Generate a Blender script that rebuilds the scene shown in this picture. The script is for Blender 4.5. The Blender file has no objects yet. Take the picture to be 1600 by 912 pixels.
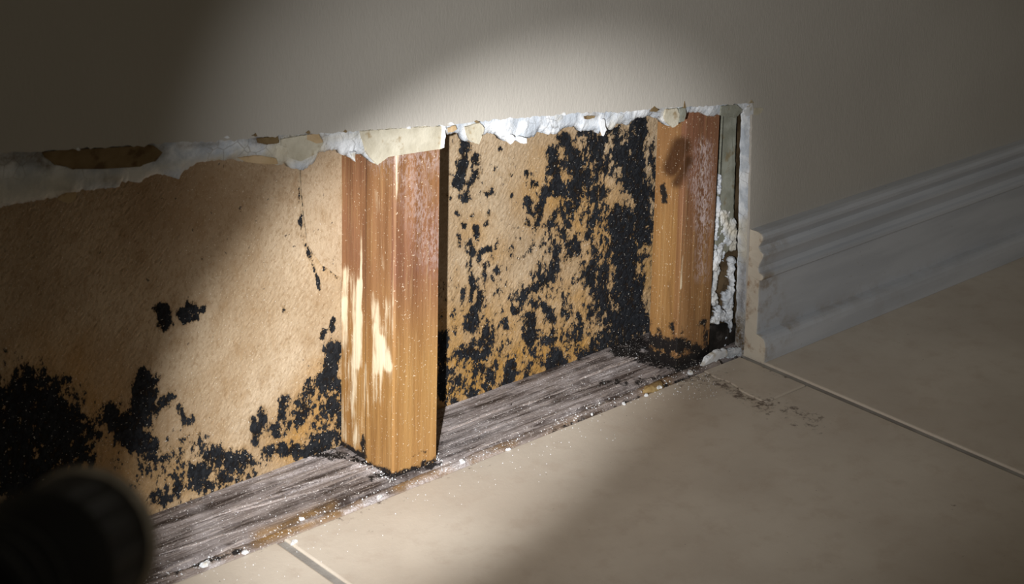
import bpy, bmesh, math, random
import numpy as np
from mathutils import Vector, Matrix, noise as mnoise

random.seed(7); rng = np.random.default_rng(7)
scene = bpy.context.scene
col = scene.collection

# ------------------------------------------------------------------ camera
# world: x runs along the wall, y goes into the wall (painted face at y = 0), z up, tiles at z = 0
CAM = np.array([-0.18387, -0.84032, 0.57824])
FPX, YAW, PITCH, ROLL, SX, SY = 2774.33, 0.73251, -0.21237, 0.021, -3.086, -489.80

def cam_axes():
    f = np.array([math.sin(YAW)*math.cos(PITCH), math.cos(YAW)*math.cos(PITCH), math.sin(PITCH)])
    r0 = np.array([math.cos(YAW), -math.sin(YAW), 0.0]); u0 = np.cross(r0, f)
    r = r0*math.cos(ROLL) + u0*math.sin(ROLL); u = -r0*math.sin(ROLL) + u0*math.cos(ROLL)
    return r, u, f
RV, UV_, FV = cam_axes()
cam_data = bpy.data.cameras.new('camera'); cam = bpy.data.objects.new('camera', cam_data); col.objects.link(cam)
cam.matrix_world = Matrix((( RV[0], UV_[0], -FV[0], CAM[0]), (RV[1], UV_[1], -FV[1], CAM[1]),
                           (RV[2], UV_[2], -FV[2], CAM[2]), (0, 0, 0, 1)))
cam_data.sensor_fit = 'HORIZONTAL'; cam_data.sensor_width = 36.0
cam_data.lens = FPX/1600*36.0
cam_data.shift_x = -SX/1600; cam_data.shift_y = SY/1600
cam_data.clip_start = 0.02
cam_data.dof.use_dof = True; cam_data.dof.focus_distance = 1.27; cam_data.dof.aperture_fstop = 20.0
scene.camera = cam

# ------------------------------------------------------------------ world and exposure
w = bpy.data.worlds.new('dim_room'); scene.world = w; w.use_nodes = True
w.node_tree.nodes['Background'].inputs[0].default_value = (1.0, 0.89, 0.68, 1)
w.node_tree.nodes['Background'].inputs[1].default_value = 0.072
scene.view_settings.view_transform = 'Standard'; scene.view_settings.look = 'None'
scene.view_settings.exposure = 0.0; scene.view_settings.gamma = 1.0
scene.view_settings.use_curve_mapping = False

# the torch is the only lamp: a tight beam and the weak spill round it
TORCH_POS = Vector(tuple(CAM + .33*(FV + RV*(134-800-SX)/FPX - UV_*(848-456-SY)/FPX))); TORCH_DIR = (Vector((.64, 0.0, .135)) - TORCH_POS).normalized()
# name, watts, half angle, edge softness, squeeze across, roll, point of the wall it is centred on
TORCH_LIGHT = [('torch_hot_spot', 52.0, 17.5, .7, .58, -39.0, (.505, 0.0, .098)),
               ('torch_spill', 12.0, 22.8, .85, 1.0, 0.0, (.735, 0.0, .150))]

# ------------------------------------------------------------------ measuring helpers
def at(u, v, axis, val):
    """point of the plane axis = val that is seen at photo pixel (u, v)"""
    d = FV + RV*(u-800-SX)/FPX - UV_*(v-456-SY)/FPX
    i = 'xyz'.index(axis)
    return CAM + d*(val-CAM[i])/d[i]
def pix(P):
    """photo pixels of an (n, 3) array of world points; used to place stains on surfaces"""
    d = P - CAM; D = d @ FV
    return 800+SX+FPX*(d @ RV)/D, 456+SY-FPX*(d @ UV_)/D
def field(P, shapes, soft=5.0):
    """stain density at world points from a list of capsules (x1, y1, x2, y2, radius, strength)"""
    u, v = pix(P); out = np.zeros(len(P))
    for x1, y1, x2, y2, r, s in shapes:
        dx, dy = x2-x1, y2-y1; L = dx*dx+dy*dy+1e-9
        t = np.clip(((u-x1)*dx+(v-y1)*dy)/L, 0, 1)
        d = np.hypot(u-x1-t*dx, v-y1-t*dy); sf = min(soft+r*.45, r*.9+1.2)
        out = np.maximum(out, s*np.clip((r+sf-d)/(2*sf), 0, 1))
    return out

# ------------------------------------------------------------------ scene helpers
def tag(o, label=None, cat=None, group=None, kind=None):
    if label: o['label'] = label
    if cat: o['category'] = cat
    if group: o['group'] = group
    if kind: o['kind'] = kind
    return o
def link(name, me, mat=None, parent=None, smooth=False):
    o = bpy.data.objects.new(name, me); col.objects.link(o)
    if mat: me.materials.append(mat)
    if parent: o.parent = parent
    if smooth:
        me.polygons.foreach_set('use_smooth', [True]*len(me.polygons))
    return o
def empty(name, loc=(0, 0, 0)):
    o = bpy.data.objects.new(name, None); col.objects.link(o); o.location = loc; o.empty_display_size = .02
    return o
def from_data(name, v, f, mat, parent=None, smooth=False):
    me = bpy.data.meshes.new(name); me.from_pydata([tuple(p) for p in v], [], f); me.update()
    return link(name, me, mat, parent, smooth)
def attr(o, name, vals):
    a = o.data.attributes.new(name, 'FLOAT', 'POINT'); a.data.foreach_set('value', np.asarray(vals, dtype=np.float32))
def verts_of(o):
    n = len(o.data.vertices); a = np.empty(n*3, dtype=np.float32); o.data.vertices.foreach_get('co', a)
    return a.reshape(-1, 3).astype(float)
def box_data(x0, x1, y0, y1, z0, z1):
    v = [(x0,y0,z0),(x1,y0,z0),(x1,y1,z0),(x0,y1,z0),(x0,y0,z1),(x1,y0,z1),(x1,y1,z1),(x0,y1,z1)]
    f = [(0,3,2,1),(4,5,6,7),(0,1,5,4),(1,2,6,5),(2,3,7,6),(3,0,4,7)]
    return v, f
def add(V, F, v, f):
    n = len(V); V.extend(v); F.extend([tuple(i+n for i in q) for q in f])
def vnoise(P, scale, octaves=3, seed=0.0):
    """fractal noise of an (n,3) array; scale is a number or a triple of frequencies per metre"""
    S = np.array(scale if hasattr(scale, '__len__') else (scale,)*3, dtype=float)
    Q = P*S + seed
    return np.array([mnoise.fractal(Vector(q), 0.9, 2.0, octaves) for q in Q])
def ragged(pts, step=.0015, amp=.0005, closed=True, rnd=random):
    out = []; n = len(pts)
    for i in range(n if closed else n-1):
        a = np.array(pts[i]); b = np.array(pts[(i+1) % n]); L = np.linalg.norm(b-a); k = max(1, int(L/step))
        for j in range(k):
            p = a+(b-a)*j/k
            if j: p = p + np.array([rnd.uniform(-amp, amp), rnd.uniform(-amp, amp)])
            out.append(p)
    if not closed: out.append(np.array(pts[-1]))
    return out
def slab(name, pts, y0, y1, mat, parent=None, step=.0015, amp=.0005, curl=0.0, rough=0.0, plane='xz', bevel=0.0):
    """an irregular flat piece: outline pts, front at y0, back at y1 (or z0/z1 when plane is 'xy')"""
    P = ragged(pts, step, amp); zs = [p[1] for p in P]; zt, zb = max(zs), min(zs)
    c = np.mean(P, axis=0); bm = bmesh.new()
    def mk(p, d): return bm.verts.new((p[0], d, p[1]) if plane == 'xz' else (p[0], p[1], d))
    F, M, B = [], [], []
    for p in P:
        t = (zt-p[1])/(zt-zb+1e-9); off = -curl*t*t + random.uniform(-rough, rough)
        B.append(mk(p, y1+off*.9))
        if bevel:
            q = p + (c-p)/(np.linalg.norm(c-p)+1e-9)*bevel
            M.append(mk(p, y0+off+(y1-y0)*.4)); F.append(mk(q, y0+off))
        else: F.append(mk(p, y0+off))
    bm.faces.new(F); bm.faces.new(list(reversed(B))); n = len(P)
    rings = [F, M, B] if bevel else [F, B]
    for A, C in zip(rings, rings[1:]):
        for i in range(n): bm.faces.new((A[i], C[i], C[(i+1) % n], A[(i+1) % n]))
    bmesh.ops.triangulate(bm, faces=[f for f in bm.faces if len(f.verts) > 4], ngon_method='EAR_CLIP')
    bmesh.ops.recalc_face_normals(bm, faces=bm.faces)
    me = bpy.data.meshes.new(name); bm.to_mesh(me); bm.free()
    return link(name, me, mat, parent)
def pxz(lst, y): return [(p[0], p[2]) for p in (at(u, v, 'y', y) for u, v in lst)]

# ------------------------------------------------------------------ materials
class Mat:
    def __init__(s, name, rough=.7, spec=.3):
        s.m = bpy.data.materials.new(name); s.m.use_nodes = True; s.t = s.m.node_tree; s.N = s.t.nodes
        s.b = s.N['Principled BSDF']; s.b.inputs['Roughness'].default_value = rough
        s.b.inputs['Specular IOR Level'].default_value = spec
        s.tc = s.N.new('ShaderNodeTexCoord')
    def L(s, a, b): s.t.links.new(a, b)
    def put(s, sock, v):
        if hasattr(v, 'is_linked') or hasattr(v, 'links'): s.L(v, sock)
        elif isinstance(v, (tuple, list)) and len(v) == 3 and sock.type == 'RGBA': sock.default_value = (*v, 1)
        else: sock.default_value = v
    def noise(s, scale=(1, 1, 1), sc=1.0, det=5, rgh=.55, dist=0.0, rot=(0, 0, 0), off=(0, 0, 0)):
        mp = s.N.new('ShaderNodeMapping'); s.L(s.tc.outputs['Object'], mp.inputs['Vector'])
        mp.inputs['Scale'].default_value = scale; mp.inputs['Rotation'].default_value = rot; mp.inputs['Location'].default_value = off
        n = s.N.new('ShaderNodeTexNoise'); s.L(mp.outputs[0], n.inputs['Vector'])
        n.inputs['Scale'].default_value = sc; n.inputs['Detail'].default_value = det
        n.inputs['Roughness'].default_value = rgh; n.inputs['Distortion'].default_value = dist
        return n.outputs['Fac']
    def voro(s, sc, feature='DISTANCE_TO_EDGE', scale=(1, 1, 1)):
        mp = s.N.new('ShaderNodeMapping'); s.L(s.tc.outputs['Object'], mp.inputs['Vector']); mp.inputs['Scale'].default_value = scale
        n = s.N.new('ShaderNodeTexVoronoi'); n.feature = feature; n.inputs['Scale'].default_value = sc; s.L(mp.outputs[0], n.inputs['Vector'])
        return n.outputs['Distance']
    def attr(s, name):
        a = s.N.new('ShaderNodeAttribute'); a.attribute_name = name; return a.outputs['Fac']
    def math(s, op, a, b=0.0, c=0.0):
        n = s.N.new('ShaderNodeMath'); n.operation = op
        for i, v in enumerate((a, b, c)): s.put(n.inputs[i], v)
        return n.outputs[0]
    def step(s, v, lo, hi, a=0.0, b=1.0):
        n = s.N.new('ShaderNodeMapRange'); n.interpolation_type = 'SMOOTHSTEP'
        s.put(n.inputs['Value'], v); n.inputs['From Min'].default_value = lo; n.inputs['From Max'].default_value = hi
        n.inputs['To Min'].default_value = a; n.inputs['To Max'].default_value = b
        return n.outputs['Result']
    def mix(s, fac, a, b):
        n = s.N.new('ShaderNodeMix'); n.data_type = 'RGBA'
        s.put(n.inputs['Factor'], fac); s.put(n.inputs[6], a); s.put(n.inputs[7], b)
        return n.outputs[2]
    def axis(s, ax):
        n = s.N.new('ShaderNodeSeparateXYZ'); s.L(s.tc.outputs['Object'], n.inputs[0]); return n.outputs['XYZ'.index(ax)]
    def color(s, c): s.put(s.b.inputs['Base Color'], c); return s
    def rough(s, r): s.put(s.b.inputs['Roughness'], r); return s
    def bump(s, h, strength=.3, dist=.001, prev=None):
        n = s.N.new('ShaderNodeBump'); n.inputs['Strength'].default_value = strength; n.inputs['Distance'].default_value = dist
        s.L(h, n.inputs['Height'])
        if prev is not None: s.L(prev, n.inputs['Normal'])
        s.L(n.outputs[0], s.b.inputs['Normal']); return n.outputs[0]

def m_wall():
    m = Mat('painted_wall', .75, .25)
    big = m.noise(sc=6, det=3); fine = m.noise((620, 620, 200), det=3, rgh=.6); dab = m.noise((190, 190, 120), det=2)
    c = m.mix(m.step(big, .35, .7), (.485, .460, .420), (.53, .505, .46))
    spk = m.noise((700, 700, 500), det=2); c = m.mix(m.step(spk, .70, .78, 0, .25), c, (.3, .26, .2))
    m.color(c); p = m.bump(dab, .14, .0012); m.bump(fine, .4, .0006, p); return m.m
def m_gypsum():
    m = Mat('gypsum', .85, .2)
    a = m.noise(sc=55, det=6, rgh=.65); b = m.noise(sc=22, det=4, off=(3, 1, 2)); f = m.noise(sc=420, det=4, rgh=.7)
    c = m.mix(m.step(a, .38, .62), (.50, .55, .62), (.80, .83, .87))
    c = m.mix(m.step(b, .56, .68, 0, .6), c, (.55, .49, .35))
    cr = m.voro(95); c = m.mix(m.math('MULTIPLY', m.step(cr, .0, .035, 1, 0), m.step(b, .44, .55, 0, .6)), c, (.2, .19, .18))
    c = m.mix(m.math('MULTIPLY', m.attr('dirt'), m.step(f, .3, .6, .5, 1)), c, (.13, .085, .04))
    c = m.mix(m.math('MULTIPLY', m.attr('cream'), m.step(a, .3, .5, .75, 1)), c, (.66, .61, .49))
    m.color(c); p = m.bump(a, .5, .003); m.bump(f, .6, .001, p); return m.m
def m_paper(name, c0, c1, spotc=(.25, .17, .08)):
    m = Mat(name, .85, .15)
    a = m.noise(sc=60, det=5); f = m.noise(sc=500, det=3); s_ = m.noise(sc=90, det=4, off=(5, 5, 5))
    c = m.mix(m.step(a, .35, .65), c0, c1); c = m.mix(m.step(s_, .55, .68, 0, .8), c, spotc)
    m.color(c); p = m.bump(a, .4, .002); m.bump(f, .4, .0006, p); return m.m
def m_sheath():
    m = Mat('mouldy_sheathing', .8, .25)
    big = m.noise((1, 1, .8), sc=14, det=4); fib = m.noise((420, 420, 300), det=4, rgh=.7); fib2 = m.noise((1100, 1100, 900), det=2)
    mid = m.noise((1, 1, .7), sc=70, det=5, rgh=.6, off=(2, 3, 4))
    c = m.mix(m.step(big, .3, .7), (.345, .25, .155), (.50, .395, .275))
    c = m.mix(m.step(mid, .45, .75, 0, .65), c, (.30, .195, .10))
    st = m.math('MULTIPLY', m.attr('stain'), m.step(mid, .3, .6, .55, 1)); c = m.mix(st, c, (.40, .215, .05))
    c = m.mix(m.step(fib, .36, .50, .45, 0), c, (.25, .16, .08))
    c = m.mix(m.step(fib2, .62, .74, 0, .5), c, (.78, .66, .48))
    sp = m.noise((260, 260, 220), det=3, off=(9, 2, 1)); c = m.mix(m.step(sp, .70, .74, 0, .8), c, (.06, .05, .04))
    # mould: density attribute broken up by upward-streaked noise
    n1 = m.noise((120, 120, 75), det=6, rgh=.66, rot=(0, math.radians(-24), 0)); n2 = m.noise((300, 300, 200), det=5, rgh=.7, off=(4, 4, 4))
    n = m.math('ADD', m.math('MULTIPLY', m.math('SUBTRACT', n1, .5), 1.9), m.math('MULTIPLY', m.math('SUBTRACT', n2, .5), 1.9))
    d = m.math('ADD', m.attr('mould'), m.math('MULTIPLY', n, 1.15))
    k = m.math('MULTIPLY', m.step(d, .46, .60), m.step(m.attr('mould'), .02, .16))
    halo = m.math('MULTIPLY', m.step(d, .0, .6, 0, .6), m.step(m.attr('mould'), .05, .5))
    c = m.mix(halo, c, (.19, .115, .045))
    mc = m.mix(m.step(n2, .35, .65), (.004, .0045, .006), (.022, .024, .028))
    k = m.math('MULTIPLY', k, m.step(n2, .2, .5, .82, 1)); c = m.mix(k, c, mc); m.L(m.step(k, 0, 1, .25, .04), m.b.inputs['Specular IOR Level'])
    dot = m.noise((900, 900, 900), det=1, off=(7, 7, 7)); c = m.mix(m.step(dot, .735, .76, 0, .8), c, (.75, .7, .62))
    m.color(c); p = m.bump(fib, .3, .0010); p = m.bump(n2, .3, .002, p); m.bump(fib2, .4, .0005, p); return m.m
def m_wood(name, lo, mid_, hi, seed=0.0):
    m = Mat(name, .55, .35)
    g = m.noise((95, 95, 5), det=6, rgh=.62, dist=.3, off=(seed, seed, 0)); g2 = m.noise((480, 480, 16), det=4, rgh=.6, off=(seed, 0, seed))
    bl = m.noise((18, 18, 9), det=3, off=(seed, 2, 2)); f = m.noise((700, 700, 260), det=3, rgh=.7)
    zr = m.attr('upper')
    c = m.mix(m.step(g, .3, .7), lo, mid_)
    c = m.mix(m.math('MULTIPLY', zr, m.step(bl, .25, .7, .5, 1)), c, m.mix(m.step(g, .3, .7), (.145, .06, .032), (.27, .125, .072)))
    c = m.mix(m.step(g2, .52, .72, 0, .3), c, hi)
    c = m.mix(m.step(g2, .30, .40, .3, 0), c, (.15, .07, .025))
    pz = m.noise((150, 150, 28), det=5, rgh=.6, off=(3, seed, 1))
    pn = m.math('ADD', m.math('ADD', m.attr('pale'), m.math('MULTIPLY', m.math('SUBTRACT', pz, .5), 2.2)), m.math('ADD', m.math('MULTIPLY', m.math('SUBTRACT', g, .5), 1.8), m.math('MULTIPLY', m.math('SUBTRACT', g2, .5), .9)))
    c = m.mix(m.math('MULTIPLY', m.step(pn, .30, .95), m.step(m.attr('pale'), .03, .5)), c, (.80, .68, .49))
    c = m.mix(m.math('MULTIPLY', m.attr('haze'), m.step(f, .42, .6)), c, (.55, .45, .44))
    c = m.mix(m.step(m.math('ADD', m.attr('knot'), m.math('MULTIPLY', m.math('SUBTRACT', g, .5), .6)), .25, .85), c, (.07, .03, .012))
    k = m.step(m.math('ADD', m.attr('mould'), m.math('MULTIPLY', m.math('SUBTRACT', m.noise(sc=170, det=5, rgh=.65), .5), 1.5)), .42, .7)
    c = m.mix(m.math('MULTIPLY', k, m.step(m.attr('mould'), .02, .2)), c, (.012, .010, .010))
    dot = m.noise((800, 800, 800), det=1, off=(7, 7, 7)); c = m.mix(m.step(dot, .70, .74, 0, .7), c, (.85, .72, .55))
    m.color(c); m.rough(m.step(f, .3, .7, .42, .65)); p = m.bump(g2, .35, .0012); m.bump(f, .35, .0006, p); return m.m
def m_plate():
    m = Mat('weathered_sole_plate', .7, .35)
    g = m.noise((10, 150, 150), det=6, rgh=.65, dist=.4); g2 = m.noise((40, 600, 600), det=4, rgh=.65); b = m.noise(sc=35, det=5, rgh=.6); f = m.noise(sc=650, det=3, rgh=.7)
    c = m.mix(m.step(g, .36, .60), (.045, .032, .028), (.29, .25, .24))
    c = m.mix(m.step(b, .45, .68, 0, .65), c, (.42, .38, .38))
    c = m.mix(m.step(g2, .34, .46, .45, 0), c, (.035, .022, .017))
    c = m.mix(m.step(g2, .56, .68, 0, .6), c, (.50, .43, .39))
    c = m.mix(m.math('MULTIPLY', m.attr('ochre'), m.step(b, .35, .55, .4, 1)), c, (.27, .155, .055))
    c = m.mix(m.math('MULTIPLY', m.attr('pale'), m.step(f, .38, .58, .3, 1)), c, (.70, .66, .68))
    k = m.step(m.math('ADD', m.attr('mould'), m.math('MULTIPLY', m.math('SUBTRACT', m.noise(sc=190, det=5, rgh=.65), .5), 1.6)), .4, .68)
    c = m.mix(m.math('MULTIPLY', k, m.step(m.attr('mould'), .02, .2)), c, (.012, .010, .010))
    dot = m.noise((900, 900, 900), det=1); c = m.mix(m.step(dot, .67, .71, 0, .9), c, (.85, .82, .8))
    m.color(c); m.rough(m.step(b, .3, .7, .5, .8)); p = m.bump(g2, .6, .0015); m.bump(f, .6, .0008, p); return m.m
def m_tile():
    m = Mat('beige_tile', .42, .4)
    a = m.noise(sc=9, det=5, rgh=.6); b = m.noise(sc=45, det=5, rgh=.65, off=(4, 4, 0)); f = m.noise(sc=500, det=3, rgh=.7)
    c = m.mix(m.step(a, .3, .7), (.56, .49, .41), (.66, .59, .50))
    c = m.mix(m.step(b, .48, .72, 0, .45), c, (.49, .40, .32)); c = m.mix(m.step(f, .6, .75, 0, .35), c, (.72, .66, .57))
    dn = m.noise((160, 160, 160), det=5, rgh=.7, off=(1, 8, 0))
    c = m.mix(m.math('MULTIPLY', m.step(m.math('ADD', m.attr('dirt'), m.math('MULTIPLY', m.math('SUBTRACT', dn, .5), 2.2)), .5, .85), m.step(m.attr('dirt'), .03, .2)), c, (.17, .13, .10))
    sp = m.noise((330, 330, 330), det=2, off=(6, 6, 6)); c = m.mix(m.step(sp, .75, .78, 0, .7), c, (.1, .07, .05))
    m.color(c); m.rough(m.step(b, .3, .7, .36, .55)); p = m.bump(b, .12, .002); m.bump(f, .2, .0004, p); return m.m
def m_grout():
    m = Mat('grey_grout', .9, .2); f = m.noise(sc=300, det=4, rgh=.7); b = m.noise(sc=25, det=3)
    m.color(m.mix(m.step(b, .35, .65), (.26, .24, .22), (.38, .36, .33))); m.bump(f, .6, .001); return m.m
def m_base():
    m = Mat('white_baseboard_paint', .45, .4)
    a = m.noise((8, 60, 60), det=4); f = m.noise(sc=260, det=4, rgh=.7); b = m.noise(sc=45, det=6, rgh=.68)
    c = m.mix(m.step(a, .35, .65), (.49, .515, .56), (.57, .595, .64))
    st = m.math('MULTIPLY', m.attr('stain'), m.step(b, .42, .64)); c = m.mix(st, c, (.25, .17, .085))
    bare = m.math('MULTIPLY', m.attr('bare'), 1.0); cc = m.mix(m.step(b, .5, .66), (.66, .60, .50), (.30, .17, .08)); c = m.mix(bare, c, cc)
    sp = m.noise((400, 400, 400), det=2); c = m.mix(m.step(sp, .72, .76, 0, .5), c, (.2, .16, .1))
    m.color(c); m.bump(f, .15, .0006); return m.m
def m_plain(name, c, rough=.5, spec=.5, metal=0.0, nz=.0):
    m = Mat(name, rough, spec); m.b.inputs['Metallic'].default_value = metal
    a = m.noise(sc=120, det=4); c2 = tuple(x*1.5+.004 for x in c); m.color(m.mix(m.step(a, .35, .7), c, c2))
    f = m.noise(sc=900, det=2); m.bump(f, .15+nz, .0003); return m.m

WALL, GYP, SHEATH, PLATE, TILE, GROUT, BASE = m_wall(), m_gypsum(), m_sheath(), m_plate(), m_tile(), m_grout(), m_base()
CREAM = m_paper('cream_paper', (.50, .46, .36), (.64, .60, .49), (.30, .21, .10))
BROWN = m_paper('brown_paper', (.17, .115, .055), (.25, .18, .095), (.10, .06, .03))
TAN = m_paper('tan_paper', (.50, .36, .20), (.60, .45, .28), (.34, .2, .09))
WHITE = m_paper('white_plaster', (.70, .73, .77), (.84, .86, .89), (.5, .45, .36))
GREEN = m_paper('grey_green_plaster', (.23, .235, .19), (.34, .35, .30), (.22, .17, .09))
DARKP = m_paper('dark_brown_wood', (.07, .048, .026), (.15, .105, .06), (.03, .02, .012))
BLACKP = m_paper('black_foot', (.012, .011, .010), (.035, .03, .027), (.09, .08, .075))
WOOD_A = m_wood('amber_stud_wood', (.29, .145, .045), (.40, .225, .08), (.52, .35, .17), 0.0)
WOOD_B = m_wood('honey_stud_wood', (.25, .13, .045), (.36, .20, .075), (.45, .29, .13), 5.0)

# ------------------------------------------------------------------ sizes
S = 0.0119            # drywall thickness: studs begin here
DEP = 0.0601          # stud depth
YB = S + DEP          # face of the sheathing
ZP = 0.0036           # top of the sole plate above the tiles
X0, X1, X2 = 0.4873, 0.7613, 0.8264
XL = -0.25            # far left end of the opening
W_STUD = 0.038

CUT = [(0,237),(40,237),(87,234),(150,231),(237,225),(275,222),(337,221),(400,215),(430,213),(480,209),(500,209),(562,204),(620,200),(691,196),(700,196),(767,187),(840,182),(907,176),(975,175),(1012,170),(1070,167),(1137,163),(1172,161)]
RAG = [(0,326),(37,320),(62,315),(90,311),(117,311),(132,299),(160,297),(190,295),(192,287),(210,286),(224,287),(229,280),(250,274),(265,276),(282,281),(287,272),(300,265),(315,255),(350,252),(365,250),(382,254),(400,251),(412,257),(432,255),(437,260),(452,256),(460,265),(480,267),(497,254),(500,242),(520,236),(534,236),(541,244),(549,243),(552,250),(555,243),(572,242),(580,250),(590,258),(602,249),(615,237),(625,240),(650,236),(690,233),(693,213),(700,212),(715,209),(726,210),(730,221),(747,224),(754,216),(765,210),(781,210),(786,217),(796,224),(806,217),(812,222),(820,222),(825,217),(840,216),(845,207),(860,211),(875,211),(885,201),(897,199),(907,200),(912,206),(935,205),(941,211),(944,202),(950,204),(962,204),(967,195),(977,194),(987,198),(997,186),(1012,184),(1022,181),(1027,186),(1037,184),(1040,192),(1050,199),(1062,192),(1070,185),(1072,178),(1089,177),(1104,177),(1109,183),(1121,183),(1124,180),(1136,181),(1152,182),(1161,177),(1172,176)]
cutw = pxz(CUT, 0.0); ragw = pxz(RAG, 0.003)
def curve(pts):
    xs = np.array([p[0] for p in pts]); zs = np.array([p[1] for p in pts]); o = np.argsort(xs); xs, zs = xs[o], zs[o]
    k = (zs[8]-zs[0])/(xs[8]-xs[0])
    def f(x):
        x = np.asarray(x, float); y = np.interp(x, xs, zs); return np.where(x < xs[0], zs[0]+(x-xs[0])*k*.6, y)
    return f
fcut, frag = curve(cutw), curve(ragw)

# ------------------------------------------------------------------ the wall
def build_wall():
    # painted face: a thin skin with the cut-out opening
    top = at(1176, 159, 'y', 0); bot = at(1166, 555, 'y', 0)
    bm = bmesh.new(); memo = {}
    def vt(x, z):
        k = (round(x, 6), round(z, 6))
        if k not in memo: memo[k] = bm.verts.new((x, 0, z))
        return memo[k]
    def quad(*p):
        q = []
        for c in p:
            v = vt(*c)
            if v not in q: q.append(v)
        if len(q) > 2: bm.faces.new(q)
    xs = np.arange(XL, top[0], .0022); xs[-1] = top[0]
    zc = fcut(xs) + rng.normal(0, .00045, len(xs)); zc[-1] = top[2]; ZT = 1.9
    for i in range(len(xs)-1): quad((xs[i], zc[i]), (xs[i+1], zc[i+1]), (xs[i+1], ZT), (xs[i], ZT))
    quad((-1.6, -.03), (XL, -.03), (XL, zc[0]), (XL, ZT), (-1.6, ZT))
    zz = np.linspace(top[2], -.03, 70); xe = top[0] + (bot[0]-top[0])*(top[2]-zz)/(top[2]-bot[2]) + rng.normal(0, .00018, 70); xe[0] = top[0]
    for i in range(69): quad((xe[i], zz[i]), (xe[i+1], zz[i+1]), (2.8, zz[i+1]), (2.8, zz[i]))
    quad((top[0], top[2]), (2.8, top[2]), (2.8, ZT), (top[0], ZT))
    bnd = [e for e in bm.edges if len(e.link_faces) == 1]
    back = {v: bm.verts.new((v.co.x, .0022, v.co.z)) for v in list(bm.verts)}
    ff = list(bm.faces)
    for f in ff: bm.faces.new([back[v] for v in reversed(f.verts)])
    for e in bnd: bm.faces.new((e.verts[0], e.verts[1], back[e.verts[1]], back[e.verts[0]]))
    bmesh.ops.recalc_face_normals(bm, faces=bm.faces)
    me = bpy.data.meshes.new('wall_back'); bm.to_mesh(me); bm.free(); o = link('wall_back', me, WALL)
    tag(o, 'beige painted drywall with a rough cut-out opening along the floor', kind='structure')
    # ragged gypsum band under the cut line
    xs = np.arange(XL, X2+.002, .001); rows = 16
    zt = fcut(xs)+.02; zb = frag(xs)+rng.normal(0, .0003, len(xs)); zb = np.minimum(zb, zt-.021)
    V, F = [], []; n = len(xs); t = np.linspace(0, 1, rows)
    P = np.array([(x, 0, a+(b-a)*q) for x, a, b in zip(xs, zt, zb) for q in t])
    nz = vnoise(P, (90, 90, 90), 4); Q = np.tile(t, n)
    depth = .0030 + nz*.0011 + .0030*np.clip((Q-.75)/.25, 0, 1)**2
    P[:, 1] = np.maximum(depth, .0023)
    V = [tuple(p) for p in P]
    for i in range(n-1):
        for j in range(rows-1):
            a = i*rows+j; F.append((a, a+1, a+rows+1, a+rows))
    base = len(V)
    for i in range(n): V += [(xs[i], S-.0004, zt[i]), (xs[i], S-.0004, zb[i])]
    for i in range(n-1):
        a = base+2*i; F.append((a, a+2, a+3, a+1)); F.append((i*rows+rows-1, a+1, a+3, (i+1)*rows+rows-1))
    g = from_data('gypsum_edge', V, F, GYP, o, smooth=True)
    PV = verts_of(g)
    attr(g, 'dirt', field(PV, [(0,250,60,245,9,.8),(0,320,120,306,4,.5),(240,240,252,236,8,.7),(280,228,340,224,3,.6),(60,252,75,258,7,.9),(400,218,430,218,7,.85),(455,225,463,228,5,.8),(480,214,500,216,6,.8),(360,250,430,250,5,.5),(575,224,580,222,5,.8),(165,280,185,282,6,.6),(0,240,240,228,4,.5),(340,216,480,211,3,.6),(920,180,930,179,4,.8),(1020,172,1030,170,5,.7)], 4))
    attr(g, 'cream', field(PV, [(437,238,490,232,16,1),(505,218,560,210,4,.5),(590,225,680,215,18,1),(590,240,592,254,8,1),(735,205,745,220,9,.9),(1045,180,1058,185,9,.8),(370,250,430,250,4,.8),(0,300,110,290,22,.6),(120,285,240,272,10,.4),(250,262,330,250,6,.5)], 4))
    # torn scraps of face paper and skim hanging from the cut
    def scrap(px, mat, y0=.0010, th=.0011, curl=0.0, name='torn_paper', lab=None):
        s_ = slab(name, pxz(px, y0), y0, y0+th, mat, o, step=.0012, amp=.00035, curl=curl, rough=.0001)
        if lab: s_['label'] = lab
    scrap([(563,205),(620,201),(690,197),(691,232),(660,235),(636,238),(618,236),(603,248),(590,258),(578,246),(572,236),(576,226),(566,217)], CREAM, .0008, .0014, lab='cream torn paper over the wider stud')
    scrap([(66,238),(84,236),(118,233),(150,232),(168,235),(200,229),(237,227),(246,231),(254,238),(248,246),(243,252),(228,254),(222,259),(200,262),(186,259),(160,264),(140,262),(112,264),(98,256),(86,258),(78,249),(70,246)], BROWN, .0018, .0008, lab='dark brown exposed paper patch')
    scrap([(402,216),(434,213),(436,223),(418,226),(403,223)], BROWN, .0014, .001)
    scrap([(438,218),(478,211),(500,212),(505,224),(494,240),(470,252),(452,246),(462,232),(440,228)], CREAM, .0012, .0012)
    scrap([(480,211),(498,209),(505,222),(496,224),(480,218)], TAN, .0009, .0006)
    scrap([(372,247),(405,243),(432,248),(434,256),(412,257),(390,254)], TAN, .0030, .0012)
    scrap([(90,311),(104,303),(120,301),(117,311),(104,317)], TAN, .0016, .0018, .002)
    scrap([(727,198),(750,192),(757,200),(752,214),(747,225),(733,219),(729,208)], CREAM, .0010, .0012, .001)
    scrap([(700,200),(712,196),(714,202),(708,206),(701,207)], TAN, .0012, .0009)
    scrap([(691,194),(697,193),(696,210),(693,230),(690,231)], WHITE, .0002, .0020, .0008)
    scrap([(1041,171),(1058,169),(1062,180),(1058,194),(1050,199),(1041,191),(1038,181)], CREAM, .0010, .0014, .001)
    scrap([(1062,170),(1071,166),(1072,178),(1068,188),(1061,191)], GREEN, .0012, .0014, .001)
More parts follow.
